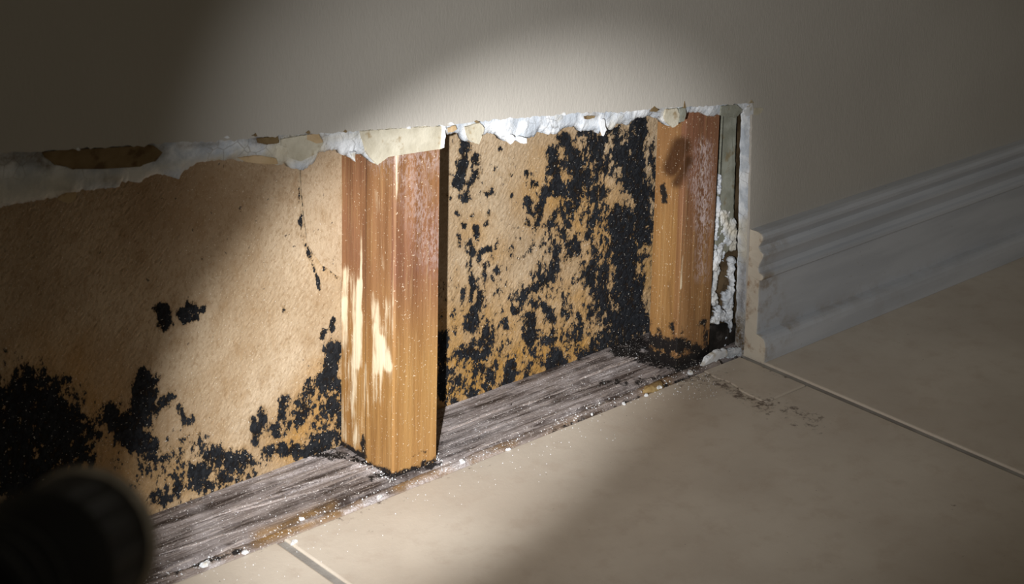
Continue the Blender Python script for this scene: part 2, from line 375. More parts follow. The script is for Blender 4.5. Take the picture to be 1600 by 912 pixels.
    scrap([(1016,174),(1020,169),(1023,166),(1027,169),(1030,172),(1026,175)], BROWN, -.0005, .0008)
    scrap([(1068,169),(1069,163),(1070,158),(1071,163),(1072,169)], BROWN, -.0004, .0007)
    scrap([(938,190),(944,186),(947,203),(941,212)], WHITE, .0004, .0016, .0012)
    scrap([(786,214),(800,210),(806,217),(796,225)], WHITE, .0012, .0016, .0012)
    scrap([(805,217),(813,213),(823,216),(821,223),(812,223)], WHITE, .0008, .0018, .0016)
    scrap([(913,182),(930,181),(928,185),(914,186)], BROWN, .0016, .0008)
    scrap([(548,238),(556,237),(554,252),(550,248)], WHITE, .0010, .0020, .001)
    scrap([(1128,166),(1150,163),(1160,172),(1150,184),(1136,182),(1126,180)], GREEN, .0014, .0016)
    scrap([(1162,174),(1176,160),(1177,178),(1165,182)], WHITE, -.0006, .0012, lab='white lifted corner of the cut')
    scrap([(1178,169),(1190,168),(1193,169),(1190,176),(1183,180),(1178,180)], CREAM, -.0002, .0004)
    for u, v, d in [(122,233,3),(355,214,3),(482,207,4),(399,211,3),(706,193,3.5),(745,190,3),(882,178,3),(1174,159,3),(640,199,3),(540,205,3)]:
        k = [random.uniform(.5, 1.2) for _ in range(6)]
        scrap([(u-d*1.6*k[0], v+1), (u-d*.5, v-d*.5*k[1]), (u+d*.2*k[2], v-d*.9*k[3]), (u+d*.6, v-d*.3), (u+d*1.5*k[4], v+1.5), (u, v+2.5)], random.choice([CREAM, BROWN, WHITE]), -.0005, .0008)
    # gypsum showing on the vertical cut, crumbled at its foot
    V, F = [], []; zz = np.linspace(.208, -.03, 150); ny = 8; ys = np.linspace(.0016, S-.0003, ny)
    for k, z in enumerate(zz):
        t = (top[2]-z)/(top[2]-bot[2]); xe = top[0]+(bot[0]-top[0])*t
        for y in ys:
            low = max(0, (.115-z)/.115)
            V.append((xe + .0003 + .0009*mnoise.fractal(Vector((1, y*160, z*120)), .9, 2, 3) + low*(.0015*mnoise.fractal(Vector((7, y*240, z*90)), .9, 2, 3)), y, z))
    for k in range(len(zz)-1):
        for j in range(ny-1): a = k*ny+j; F.append((a, a+1, a+ny+1, a+ny))
    b = len(V); V += [(X2+.06, ys[-1], zz[0]), (X2+.06, ys[-1], zz[-1])]
    F.append((*[k*ny+ny-1 for k in range(len(zz))], b+1, b))
    g = from_data('cut_edge', V, F, GYP, o, smooth=True); PV = verts_of(g)
    attr(g, 'dirt', field(PV, [(1160,440,1158,490,8,.6),(1150,505,1162,555,14,1.0),(1165,400,1160,430,5,.6),(1170,345,1166,380,6,.6)], 5)); attr(g, 'cream', field(PV, [(1168,350,1166,400,8,.7)], 5))
    return o
wall = build_wall()

# ------------------------------------------------------------------ floor
TX, TY, GR = 0.436, 0.436, 0.0062
T1 = 0.8249
def build_floor():
    V, F = [], []; v, f = box_data(-1.6, 2.8, -1.9, -.0015, -.02, -.0016); add(V, F, v, f)
    v, f = box_data(X2+.001, 2.8, -.0015, .002, -.02, -.0016); add(V, F, v, f)
    fl = from_data('floor', V, F, GROUT); tag(fl, 'beige ceramic tile floor with grey grout lines', kind='structure')
    DIRT = [(320,880,430,850,9,.45),(470,830,610,775,14,.42),(620,765,760,720,14,.36),(800,700,960,640,7,.35),(1060,590,1120,592,20,.6),(1120,597,1200,640,12,.7),(1190,625,1280,655,14,.6),(1230,660,1290,672,9,.55),(1480,790,1500,795,7,.5),(1500,815,1580,870,9,.35),(1440,850,1530,880,14,.25),(400,880,440,900,20,.3),(530,815,560,800,9,.5),(600,785,640,770,8,.5),(560,835,620,800,14,.33),(1190,570,1230,590,9,.55),(1300,560,1500,500,14,.28)]
    def tile(pts, bevel=.0014):
        # ring of outline points, bevelled, subdivided top for the dirt attribute
        bm = bmesh.new(); n = len(pts); c = np.mean(pts, axis=0)
        def ins(d):
            out = []
            for i in range(n):
                a, b, e = np.array(pts[i-1]), np.array(pts[i]), np.array(pts[(i+1) % n])
                n1 = np.array([-(b-a)[1], (b-a)[0]]); n1 = n1/np.linalg.norm(n1); n2 = np.array([-(e-b)[1], (e-b)[0]]); n2 = n2/np.linalg.norm(n2)
                k = n1+n2; k = k/max(.35, k@k)*2; out.append(b+k*d)
            return out
        rings = [[bm.verts.new((*p, -.012)) for p in pts], [bm.verts.new((*p, -.0010)) for p in pts], [bm.verts.new((*p, -.0003)) for p in ins(bevel*.35)], [bm.verts.new((*p, 0)) for p in ins(bevel)]]
        for A, B in zip(rings, rings[1:]):
            for i in range(n): bm.faces.new((A[i], A[(i+1) % n], B[(i+1) % n], B[i]))
        bm.faces.new(rings[-1]); bm.faces.new(list(reversed(rings[0])))
        return bm
    def finish(bm, near):
        if near:
            lo = [min(v.co[i] for v in bm.verts) for i in range(2)]; hi = [max(v.co[i] for v in bm.verts) for i in range(2)]
            for ax in range(2):
                q = lo[ax]+.006
                while q < hi[ax]-.004:
                    nrm = (1, 0, 0) if ax == 0 else (0, 1, 0)
                    co = (q, 0, 0) if ax == 0 else (0, q, 0)
                    bmesh.ops.bisect_plane(bm, geom=bm.verts[:]+bm.edges[:]+bm.faces[:], plane_co=co, plane_no=nrm); q += .006
        bmesh.ops.recalc_face_normals(bm, faces=bm.faces)
        me = bpy.data.meshes.new('tile'); bm.to_mesh(me); bm.free(); o = link('tile', me, TILE, fl)
        if near: attr(o, 'dirt', field(verts_of(o), DIRT, 6))
        return o
    far = None
    # piece broken off the near tile's corner by the wall
    A = at(1096, 577, 'z', 0); B = at(1196, 628, 'z', 0); C_ = at(1252, 604, 'z', 0)
    xr = T1-GR/2; yc = C_[1]
    jag = []
    for t in np.linspace(0, 1, 9): jag.append(np.array([A[0]+(B[0]-A[0])*t, A[1]+(B[1]-A[1])*t]) + (np.array([random.uniform(-.002, .002), random.uniform(-.0015, .0015)]) if 0 < t < 1 else 0))
    jag[0] = np.array([A[0], -.0005]); jag.append(np.array([xr, yc]))
    for i in range(-6, 5):
        for j in range(0, 5):
            xa, xb = T1+(i)*TX+GR/2, T1+(i+1)*TX-GR/2; yb, ya = -j*TY-(GR/2 if j else .0005), -(j+1)*TY+GR/2
            if xa < -1.6 or xb > 2.8: continue
            if j == 0 and xa > X2-.01: yb = .0016
            if i == -1 and j == 0:
                sh = .0004
                main = [(xa, ya), (xb, ya), (xb, yc-.0010)] + [tuple(p+np.array([-sh, -sh*1.5])) for p in reversed(jag[:-1])] + [(xa, yb)]
                finish(tile(main, .0012), True)
                frag_ = [tuple(p+np.array([sh, sh])) for p in jag[:-1]] + [(xb, yc+.0006), (xb, yb)]
                o = finish(tile(frag_, .0010), True); o['label'] = 'cracked-off tile corner by the baseboard'
                continue
            near = j == 0 and i in (-2, 0)
            if near: finish(tile([(xa, ya), (xb, ya), (xb, yb), (xa, yb)]), True)
            else:
                if far is None:
                    far = tile([(-(xb-xa)/2, -(yb-ya)/2), ((xb-xa)/2, -(yb-ya)/2), ((xb-xa)/2, (yb-ya)/2), (-(xb-xa)/2, (yb-ya)/2)])
                    bmesh.ops.recalc_face_normals(far, faces=far.faces); fm = bpy.data.meshes.new('tile'); far.to_mesh(fm); far.free(); fm.materials.append(TILE)
                o = bpy.data.objects.new('tile', fm); col.objects.link(o); o.parent = fl; o.location = ((xa+xb)/2, (ya+yb)/2, 0)
    return fl
floor = build_floor()

# ------------------------------------------------------------------ baseboard
def build_baseboard():
    H, T = .1034, .0209
    prof = [(0, 0), (T, 0), (T, .012), (T-.0005, .0160), (T-.0020, .0186), (T-.0045, .0200), (T-.0070, .0205), (.0116, .0208), (.0116, .0640), (.0118, .0652), (.0140, .0656), (.0152, .0672), (.0150, .0695), (.0134, .0706), (.0110, .0712), (.0096, .0745), (.0112, .0785), (.0130, .0825), (.0142, .0850), (.0140, .0872), (.0112, .0886), (.0092, .0915), (.0112, .0950), (.0128, .0978), (.0130, .1005), (.0112, .1026), (.0080, .1034), (0, .1034)]
    xs = np.concatenate([[X2+.0004], X2+.0004+np.array([.0008]), np.arange(X2+.004, X2+.2, .004), np.arange(X2+.2, 2.8, .03)])
    V, F = [], []; n = len(prof)
    # refine the flat body so stains have vertices to live on
    P2 = []
    for i in range(n):
        a, b = prof[i], prof[(i+1) % n]; L = math.hypot(b[0]-a[0], b[1]-a[1]); k = max(1, int(L/.005))
        for j in range(k): P2.append((a[0]+(b[0]-a[0])*j/k, a[1]+(b[1]-a[1])*j/k))
    n = len(P2)
    for i, x in enumerate(xs):
        for d, z in P2:
            jit = random.uniform(-.0003, .0003) if i == 0 else 0
            q = .0004 if i == 0 else 0
            V.append((x+jit, -max(d-q, .0001) , z+(0.0002)))
    for i in range(len(xs)-1):
        for j in range(n): a = i*n+j; b = i*n+(j+1) % n; F.append((a, b, b+n, a+n))
    bm_ = len(V); c = len(V); F.append(tuple(range(n-1, -1, -1)))
    o = from_data('baseboard_right', V, F, BASE); tag(o, 'white moulded baseboard with a stained, bare cut end beside the opening', kind='structure')
    bm = bmesh.new(); bm.from_mesh(o.data); bmesh.ops.triangulate(bm, faces=[f for f in bm.faces if len(f.verts) > 4]); bm.to_mesh(o.data); bm.free()
    PV = verts_of(o); dx = PV[:, 0]-X2
    attr(o, 'bare', np.clip(1-(dx-.0006)/.0008, 0, 1))
    st = .75*np.exp(-dx/.012) + .55*np.exp(-np.abs(PV[:, 2]-.0218)/.0035)*np.exp(-dx/.25) + field(PV, [(1205,440,1215,490,10,.6),(1208,390,1222,380,6,.4),(1190,540,1230,520,8,.8),(1380,475,1410,470,10,.2)], 8)
    attr(o, 'stain', np.clip(st, 0, 1)); return o
baseboard = build_baseboard()

# ------------------------------------------------------------------ sheathing at the back of the cavity
MOULD = [(0,650,60,660,75,1.0),(60,640,115,665,34,.9),(90,700,20,740,60,.9),(125,700,110,650,26,.75),
 (226,604,220,650,22,1.05),(222,584,228,600,8,.9),(185,652,212,690,26,1.0),(240,640,262,622,12,.85),(277,636,292,660,8,.8),(300,650,314,690,4,.75),(205,700,240,700,16,.8),
 (230,720,330,745,34,.55),(250,700,300,690,22,.42),(330,712,372,725,18,.9),(290,755,250,775,18,.62),(345,745,330,758,13,.85),(300,735,320,740,14,.8),(232,712,240,716,10,.85),(378,700,384,720,5,.85),
 (524,545,508,600,14,.95),(500,605,462,642,18,.62),(522,610,524,690,24,.72),(470,655,405,682,16,.66),(395,655,402,692,6,.95),(410,642,408,665,7,.95),(445,622,438,652,7,.95),(460,660,480,640,10,.8),(420,702,520,705,12,.85),(490,690,520,655,26,.6),
 (253,485,257,504,10,1.3),(284,490,289,498,7,1.3),(297,475,303,481,6,1.2),(300,499,306,496,5,1.1),(314,486,315,482,4,1.1),
 (444,477,444,484,3,1.0),(506,518,502,527,2.6,1.1),(521,500,518,514,3.4,1.0),
 (466,290,470,335,1.2,.75),(470,335,473,370,1.8,.8),(479,384,485,402,3.4,1.0),(486,404,500,452,1.8,1.0),(505,410,507,418,3,.9),(519,424,525,432,3,.9),(468,345,470,350,3,.8),
 (726,225,719,290,8,1.1),(712,286,736,284,8,.95),(741,246,741,254,7,1.1),(743,268,740,280,6,1.1),(728,299,727,310,5,.95),(719,306,721,310,4,.95),(700,270,702,272,3,.9),(699,303,704,310,3,.8),
 (824,311,827,316,4.5,1.2),(827,322,829,333,3,1.0),(822,346,826,350,4,1.0),(743,357,745,365,4.5,1.1),(758,350,759,352,2,1),(738,336,736,338,2.5,1),(713,331,716,334,3.2,1.1),(722,349,726,352,3,1.0),(758,391,764,389,5,1.0),(736,392,742,396,6,.9),(772,262,771,270,2.6,1.0),(796,272,797,275,2.2,1),(824,268,825,272,2.6,1.0),(831,285,832,292,2.6,1.0),(838,286,838,290,2.4,1),(757,300,764,302,3,1),(799,304,799,307,2.2,1.1),(764,330,764,336,1.8,1),(780,230,781,236,2.2,1),(800,253,801,257,1.8,.9),(762,345,762,352,2,.9),(717,368,717,385,2.2,.9),(768,300,770,290,1.6,.8),
 (862,236,870,290,10,.95),(880,215,898,240,10,.85),(872,290,902,300,19,.85),(895,250,925,300,25,.78),(922,205,945,260,17,.9),(955,212,1000,300,25,.82),(1000,192,990,300,14,1.0),(845,305,840,352,7,.9),(850,300,880,280,8,.8),(880,332,900,312,16,.7),(860,345,880,340,16,.5),(890,340,862,400,18,.55),(972,345,984,480,26,1.1),(1002,300,1002,372,17,1.05),(932,325,950,420,36,.58),(880,392,850,430,22,.55),(932,430,970,520,32,.78),(978,480,984,530,22,.9),(905,500,880,560,27,.5),(960,540,900,590,20,.6),(885,385,892,380,8,.9),(905,370,890,395,12,.7),
 (735,410,738,470,5,.9),(755,415,758,440,5,.75),(776,420,780,425,6,.8),(736,380,738,400,8,.6),(750,462,736,510,11,.8),(765,518,748,550,18,.8),(692,525,690,620,8,1.05),(702,560,720,545,10,.6),(806,486,801,485,6,1.1),(791,498,790,510,4,1.0),(832,475,845,478,11,.85),(830,490,828,530,10,1.0),(820,460,850,440,10,.75),(868,555,864,570,12,1.0),(880,490,890,510,13,.62),(800,570,790,600,8,1.0),(760,582,770,610,17,.66),(730,612,740,620,13,.6),(860,520,840,545,14,.55),(722,600,700,630,12,.6),(855,480,862,500,8,.8),(740,545,720,560,8,.8),(715,590,716,600,6,.9),
 (700,600,900,540,48,.45),(700,480,900,470,55,.34),(760,420,860,380,36,.30),(930,560,1000,510,36,.75),(230,720,370,742,40,.46),(700,250,850,320,40,.16),(700,632,850,584,6,.5),(1012,400,1022,520,14,.42),(1015,225,1022,300,12,.5)]
STAIN = [(700,590,900,560,60,1.0),(700,520,900,480,50,.6),(880,300,1000,420,60,.7),(470,690,525,620,50,.8),(360,740,260,760,40,.5),(510,300,515,400,24,.55),(100,620,140,760,90,.6),(720,470,800,470,40,.35),(745,360,770,400,25,.4)]
def build_sheathing():
    gx = np.arange(.20, .90, .0017); gz = np.arange(-.004, .30, .0017); nx, nz = len(gx), len(gz)
    X, Z = np.meshgrid(gx, gz, indexing='ij'); P = np.stack([X.ravel(), np.full(X.size, YB), Z.ravel()], 1)
    rr = rng.normal(0, .00009, len(P)); mo = field(P, MOULD, 4)
    P[:, 1] = YB + rr - .0004*np.clip(mo, 0, 1)*rng.random(len(P))
    I = np.arange(nx*nz).reshape(nx, nz)
    F = np.stack([I[:-1, :-1], I[1:, :-1], I[1:, 1:], I[:-1, 1:]], -1).reshape(-1, 4)
    V = [tuple(p) for p in P]; F = [tuple(q) for q in F.tolist()]
    v, f = box_data(-1.6, 2.8, YB+.0008, YB+.012, -.04, 1.9); add(V, F, v, f)
    o = from_data('sheathing_board', V, F, SHEATH)
    PV = verts_of(o); n0 = nx*nz; m_ = np.zeros(len(PV)); m_[:n0] = mo; s_ = np.zeros(len(PV)); s_[:n0] = field(P, STAIN, 10)
    attr(o, 'mould', m_); attr(o, 'stain', s_)
    tag(o, 'tan fibreboard sheathing spotted with black mould, at the back of the wall cavity', 'board')
    # loose paper strip lifting along the crack beside the wider stud
    fl = slab('paper_flap', pxz([(468,255),(500,235),(560,235),(560,440),(525,430),(510,418),(500,412),(488,395),(478,378),(474,340),(470,300)], YB), YB-.0009, YB-.0002, SHEATH, o, amp=.0003)
    fl['label'] = 'smooth tan paper flap left of the wider stud'
    return o
sheath = build_sheathing()

# ------------------------------------------------------------------ studs
def loft(name, prof, zs, mat, bump=.0003, seed=0.0):
    n = len(prof); V, F = [], []
    for z in zs:
        for x, y in prof:
            k = mnoise.fractal(Vector((x*120+seed, y*120, z*9)), .9, 2, 3)*bump
            V.append((x+k, y+k*.6, z))
    for i in range(len(zs)-1):
        for j in range(n): a = i*n+j; b = i*n+(j+1) % n; F.append((a, b, b+n, a+n))
    F.append(tuple(range(n-1, -1, -1))); F.append(tuple(range((len(zs)-1)*n, len(zs)*n)))
    return from_data(name, V, F, mat)
def dense(prof, step=.0015):
    out = []
    for i in range(len(prof)):
        a, b = prof[i], prof[(i+1) % len(prof)]; L = math.hypot(b[0]-a[0], b[1]-a[1]); k = max(1, int(L/step))
        for j in range(k): out.append((a[0]+(b[0]-a[0])*j/k, a[1]+(b[1]-a[1])*j/k))
    return out
ZS = list(np.arange(ZP, .30, .002)) + [.35, .45, .6]
pA = dense([(X0+.0003, S+.0016), (X0+.0016, S+.0002), (X0+W_STUD-.001, S), (X0+W_STUD, S+.001), (X0+W_STUD, YB-.0006), (X0+.0018, YB-.0006), (X0+.0018, S+.0330), (X0+.0004, S+.0300)])
stud = loft('wall_stud', pA, ZS, WOOD_A, .0004)
tag(stud, 'wider amber pine stud with pale scraped streaks, between the two mouldy bays', 'stud', 'exposed wall studs')
PV = verts_of(stud)
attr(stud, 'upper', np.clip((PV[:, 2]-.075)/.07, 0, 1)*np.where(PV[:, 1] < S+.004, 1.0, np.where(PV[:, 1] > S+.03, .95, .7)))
attr(stud, 'pale', field(PV, [(568,350,564,440,3,.7),(564,440,560,490,6,.95),(561,490,556,570,8,1.15),(540,470,542,640,9,.75),(545,430,545,680,20,.5),(592,480,592,620,18,.5),(553,560,549,650,9,.7),(578,460,584,520,6,.7),(584,510,590,580,9,.85),(594,530,604,572,8,1.1),(572,570,574,650,5,.5),(604,280,600,330,2,.5),(621,240,619,330,1.6,1.0),(619,330,615,480,1.4,.8),(614,480,612,720,1.3,.45),(590,300,598,420,4,.35)], 3))  # scraped streaks, plus a highlight painted as a thin line down the front-left edge
attr(stud, 'haze', field(PV, [(600,250,680,250,16,.5),(640,270,680,400,20,.4)], 10)); attr(stud, 'knot', np.zeros(len(PV)))
attr(stud, 'mould', field(PV, [(527,690,565,712,10,.8),(566,680,570,730,5,.85),(572,728,612,745,10,.9),(612,745,684,720,9,.8),(640,715,660,705,8,.4),(527,560,527,600,3,.4)], 4))
pB = dense([(X1, S+.0006), (X1+.0008, S), (X1+W_STUD-.0008, S), (X1+W_STUD, S+.0008), (X1+W_STUD, S+.0290), (X1+.0004, S+.0290)])
stud2 = loft('wall_stud', pB, ZS, WOOD_B, .0004, 4.0)
tag(stud2, 'narrower honey-brown stud with a dark knot, beside the vertical cut', 'stud', 'exposed wall studs')
PV = verts_of(stud2)
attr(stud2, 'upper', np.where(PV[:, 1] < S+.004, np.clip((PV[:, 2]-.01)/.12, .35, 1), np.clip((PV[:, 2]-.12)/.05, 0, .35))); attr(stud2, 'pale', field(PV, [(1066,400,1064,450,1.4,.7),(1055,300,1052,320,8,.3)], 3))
attr(stud2, 'haze', field(PV, [(1100,230,1100,350,10,.95),(1098,350,1096,430,8,.5),(1080,260,1095,330,8,.5)], 6))
attr(stud2, 'knot', field(PV, [(1064,228,1050,262,15,1.1),(1074,250,1058,285,10,.95),(1072,225,1074,250,6,.6),(1045,440,1052,525,5,.55),(1032,480,1036,530,4,.5),(1085,480,1090,540,10,.45),(1062,300,1060,330,4,.35),(1090,190,1092,230,4,.4)], 6))
attr(stud2, 'mould', field(PV, [(1035,290,1038,315,5,1.0),(1012,530,1060,545,12,1.0),(1060,535,1103,552,12,.85),(1000,548,1058,572,13,1.05),(1058,570,1110,550,12,1.0),(1050,505,1052,520,5,.8),(1015,505,1100,522,22,.34),(1030,515,1034,530,6,.8),(1018,380,1014,500,3,.5),(1098,500,1106,550,8,.7)], 5))

# ------------------------------------------------------------------ sole plate
def build_plate():
    gx = np.arange(.24, .85, .0016); gy = np.linspace(.0085, YB-.0006, 46); nx, ny = len(gx), len(gy)
    X, Y = np.meshgrid(gx, gy, indexing='ij'); P = np.stack([X.ravel(), Y.ravel(), np.full(X.size, ZP)], 1)
    r = vnoise(P, (9, 170, 1), 4, 3.0); r2 = vnoise(P, (60, 420, 1), 3, 8.0)
    near = np.clip((Y.ravel()-.0085)/.004, 0, 1)
    P[:, 2] = ZP + (r*.0011 + r2*.0004) - .0035*(1-near)**2
    for xs_ in (X0+.019, X1+.019):           # seated flat under the studs
        k = np.clip((np.abs(P[:, 0]-xs_)-.019)/.006, 0, 1); P[:, 2] = P[:, 2]*k + np.minimum(P[:, 2], ZP-.0002)*(1-k)
    P[:, 2] = np.where(Y.ravel() > YB-.003, np.minimum(P[:, 2], ZP+.0005), P[:, 2])
    I = np.arange(nx*ny).reshape(nx, ny)
    F = [tuple(q) for q in np.stack([I[:-1, :-1], I[1:, :-1], I[1:, 1:], I[:-1, 1:]], -1).reshape(-1, 4).tolist()]
    V = [tuple(p) for p in P]; b = len(V)
    for x in gx: V.append((x, .0085, -.03))
    for i in range(nx-1): F.append((b+i, b+i+1, I[i+1, 0], I[i, 0]))
    v, f = box_data(-1.6, .24, .0085, YB-.0006, -.035, ZP); add(V, F, v, f); v, f = box_data(.85-.0016, 2.8, S+.0004, YB-.0006, -.035, ZP-.0004); add(V, F, v, f)
    v, f = box_data(.24, .85, .012, YB-.0006, -.035, -.004); add(V, F, v, f)
    o = from_data('sole_plate', V, F, PLATE, smooth=True); PV = verts_of(o)
    attr(o, 'ochre', field(PV, [(400,835,520,790,7,.8)], 4)); 
    attr(o, 'pale', field(PV, [(480,712,520,708,7,.9),(560,728,600,738,8,.9),(440,745,540,715,10,.45),(720,690,800,655,6,.4),(1000,545,1090,548,5,.6),(930,590,1010,560,5,.45),(700,695,760,670,9,.4),(450,770,560,735,3,.7),(700,672,850,612,3,.5)], 5))
    attr(o, 'mould', field(PV, [(960,532,1060,545,11,1.0),(1040,545,1100,560,9,.9),(960,545,1060,572,12,.85),(1060,578,1110,560,10,1.0),(480,712,540,712,7,.75),(520,705,580,725,6,.8),(580,745,690,725,6,.8),(870,570,930,550,7,.6),(690,700,690,660,8,.5),(240,790,420,725,4,.4),(940,600,1060,590,8,.6),(1060,590,1100,575,7,.8)], 5))
    tag(o, 'weathered grey-brown timber sole plate lying along the foot of the cavity', 'timber')
    # crusty ochre lip between plate and tiles
    gx = np.arange(.24, .802, .0016); gy = np.linspace(.0003, .0100, 9); nx, ny = len(gx), len(gy)
    X, Y = np.meshgrid(gx, gy, indexing='ij'); P = np.stack([X.ravel(), Y.ravel(), np.zeros(X.size)], 1)
    r = vnoise(P, (35, 160, 1), 4, 1.0); r2 = vnoise(P, (260, 400, 1), 3, 5.0); t = (Y.ravel()-.0003)/.0097
    P[:, 2] = -.0012 + .0022*np.sin(np.clip(t, 0, 1)*math.pi*.8) + r*.0011 + r2*.0005
    I = np.arange(nx*ny).reshape(nx, ny); F = [tuple(q) for q in np.stack([I[:-1, :-1], I[1:, :-1], I[1:, 1:], I[:-1, 1:]], -1).reshape(-1, 4).tolist()]
    V = [tuple(p) for p in P]; b = len(V)
    for x in gx: V += [(x, .0003, -.02)]
    for i in range(nx-1): F.append((b+i, b+i+1, I[i+1, 0], I[i, 0]))
    e = from_data('plate_edge', V, F, PLATE, o, smooth=True); e['label'] = 'crusty ochre-brown front edge'; PV = verts_of(e)
    attr(e, 'ochre', np.clip(field(PV, [(400,845,560,790,9,1.0),(620,762,700,735,9,.9),(740,720,800,690,9,.8),(1010,610,1040,600,10,1.0),(240,900,380,860,9,.35),(850,680,900,655,7,.5)], 4), .15, 1))
    attr(e, 'pale', field(PV, [(470,815,500,805,4,.8),(540,800,600,775,4,.9),(640,760,680,745,4,.7),(690,735,730,722,5,.8),(745,715,780,705,4,.5),(330,885,345,880,4,.7)], 3)); attr(e, 'mould', field(PV, [(230,905,380,860,6,.7),(860,675,1000,620,6,.55),(1040,605,1090,585,6,.7)], 4))
    # lifted splinters of grain
    for u0, v0, u1, v1, wd in [(300,818,470,760,.0016),(440,765,600,722,.0018),(360,800,520,760,.0013),(250,865,420,815,.0012),(700,672,800,630,.0016),(770,650,905,600,.0016),(905,592,1000,556,.0013),(720,690,840,640,.0012)]:
        a, c = at(u0, v0, 'z', ZP+.0006), at(u1, v1, 'z', ZP+.0006); V, F = [], []; k = 26
        for i in range(k):
            t = i/(k-1); p = a+(c-a)*t; wv = wd*math.sin(math.pi*min(.98, max(.02, t)))*(.6+.4*random.random()); h = .0004+.0008*math.sin(math.pi*t)
            oy = .0009*mnoise.noise(Vector((t*5, u0, 0)))
            V += [(p[0], p[1]-wv+oy, ZP-.0006), (p[0], p[1]+oy, ZP+.0004+h*random.uniform(.7, 1.1)), (p[0], p[1]+wv+oy, ZP-.0006)]
        for i in range(k-1):
            q = 3*i; F += [(q, q+3, q+4, q+1), (q+1, q+4, q+5, q+2), (q, q+2, q+5, q+3)]
        F += [(0, 1, 2), (3*k-1, 3*k-2, 3*k-3)]
        s_ = from_data('splinter', V, F, PLATE, o, smooth=True); n = len(V)
        attr(s_, 'ochre', np.full(n, .25)); attr(s_, 'pale', np.full(n, .3)); attr(s_, 'mould', np.zeros(n))
    return o
plate = build_plate()

# ------------------------------------------------------------------ packing between the narrow stud and the vertical cut
def strip(name, px, y0, y1, mat, label, cat):
    o = slab(name, pxz(px, y0), y0, y1, mat, None, step=.002, amp=.0004); tag(o, label, cat); return o
g = strip('plaster_strip', [(1132,150),(1152,150),(1146,345),(1143,372),(1138,392),(1130,398),(1124,412),(1120,404),(1119,380),(1122,340)], S+.0030, S+.0056, GREEN, 'grey-green plaster strip against the right side of the narrower stud', 'plaster')
d = strip('packing_lath', [(1150,150),(1174,150),(1170,345),(1164,555),(1120,560),(1103,562),(1112,470),(1119,395),(1140,380),(1147,345)], S+.0060, S+.022, DARKP, 'dark brown lath in the gap between plaster strip and vertical cut', 'lath')
def smear(px, y, mat, parent, th=.0022, lab=None, name='plaster_smear'):
    s_ = slab(name, pxz(px, y), y, y+th, mat, parent, step=.0010, amp=.0009, rough=.0006, bevel=.0004)
    if lab: s_['label'] = lab
CRUST = [(1128,275,1122,375,1.6,.8),(1132,335,1142,362,6,.8),(1138,362,1148,384,7,.85),(1146,352,1160,392,7,.95),(1162,352,1166,380,4,.8),(1127,385,1121,420,4.5,.9),(1111,385,1106,432,2.6,.9),(1122,420,1118,450,3,.7),(1113,455,1119,472,4.5,.95),(1147,404,1147,460,3.4,.8),(1141,462,1147,512,5.5,.95),(1152,482,1160,498,5,.9),(1124,484,1131,499,3.6,.95),(1131,499,1111,502,3,.9),(1104,533,1105,535,2.4,1.0),(1160,405,1163,440,3.5,.6),(1135,520,1138,545,2.4,.6)]
def crust():
    gx = np.arange(.793, .8275, .0006); gz = np.arange(.004, .165, .0006); nx, nz = len(gx), len(gz)
    X, Z = np.meshgrid(gx, gz, indexing='ij'); P = np.stack([X.ravel(), np.full(X.size, S+.0015), Z.ravel()], 1)
    val = field(P, [(a, b, c, d_, r*1.35, s_) for a, b, c, d_, r, s_ in CRUST], 3); val = val + np.where(val > .05, vnoise(P, (230, 1, 170), 4, 2.0)*.42, -1)
    hgt = np.clip((val-.42)/.5, 0, 1)**.6
    P[:, 1] = S+.0028 - .0030*hgt*(.7+.5*np.clip(vnoise(P, (320, 1, 320), 3, 6.0), -1, 1)) + .0004
    I = np.arange(nx*nz).reshape(nx, nz); ok = (val > .42).reshape(nx, nz); V, F, m_ = [], [], {}
    def vid(i, back):
        k = (i, back)
        if k not in m_: m_[k] = len(V); V.append((P[i, 0], S+.0062 if back else P[i, 1], P[i, 2]))
        return m_[k]
    cell = ok[:-1, :-1] & ok[1:, :-1] & ok[1:, 1:] & ok[:-1, 1:]
    for i in range(nx-1):
        for j in range(nz-1):
            if not cell[i, j]: continue
            q = (I[i, j], I[i+1, j], I[i+1, j+1], I[i, j+1]); F.append(tuple(vid(k, 0) for k in q)); F.append(tuple(vid(k, 1) for k in reversed(q)))
            for (di, dj, e) in ((0, -1, (0, 1)), (1, 0, (1, 2)), (0, 1, (2, 3)), (-1, 0, (3, 0))):
                a_, b_ = i+di, j+dj
                if not (0 <= a_ < nx-1 and 0 <= b_ < nz-1 and cell[a_, b_]):
                    F.append((vid(q[e[0]], 1), vid(q[e[1]], 1), vid(q[e[1]], 0), vid(q[e[0]], 0)))
    o = from_data('plaster_crust', V, F, GYP, g, smooth=True); o['label'] = 'crumbling white plaster crust'
    attr(o, 'cream', field(verts_of(o), [(1132,335,1142,362,6,.9),(1120,420,1118,470,6,.4)], 4))
crust()
smear([(1100,510),(1138,506),(1140,535),(1128,550),(1108,556),(1100,548)], S+.0016, BLACKP, g, lab='black foot of the strip')  # near-black pieces covering the feet of the strip and the lath
smear([(1142,516),(1150,508),(1164,500),(1164,548),(1140,556),(1138,530)], S+.0024, BLACKP, d, lab='black foot of the lath')
smear([(1104,562),(1120,549),(1136,546),(1137,556),(1115,567),(1098,574)], .004, WHITE, g, .003, name='plaster_smear')
smear([(1137,548),(1148,546),(1158,544),(1160,554),(1150,557),(1138,560)], .005, GYP, d, .003)

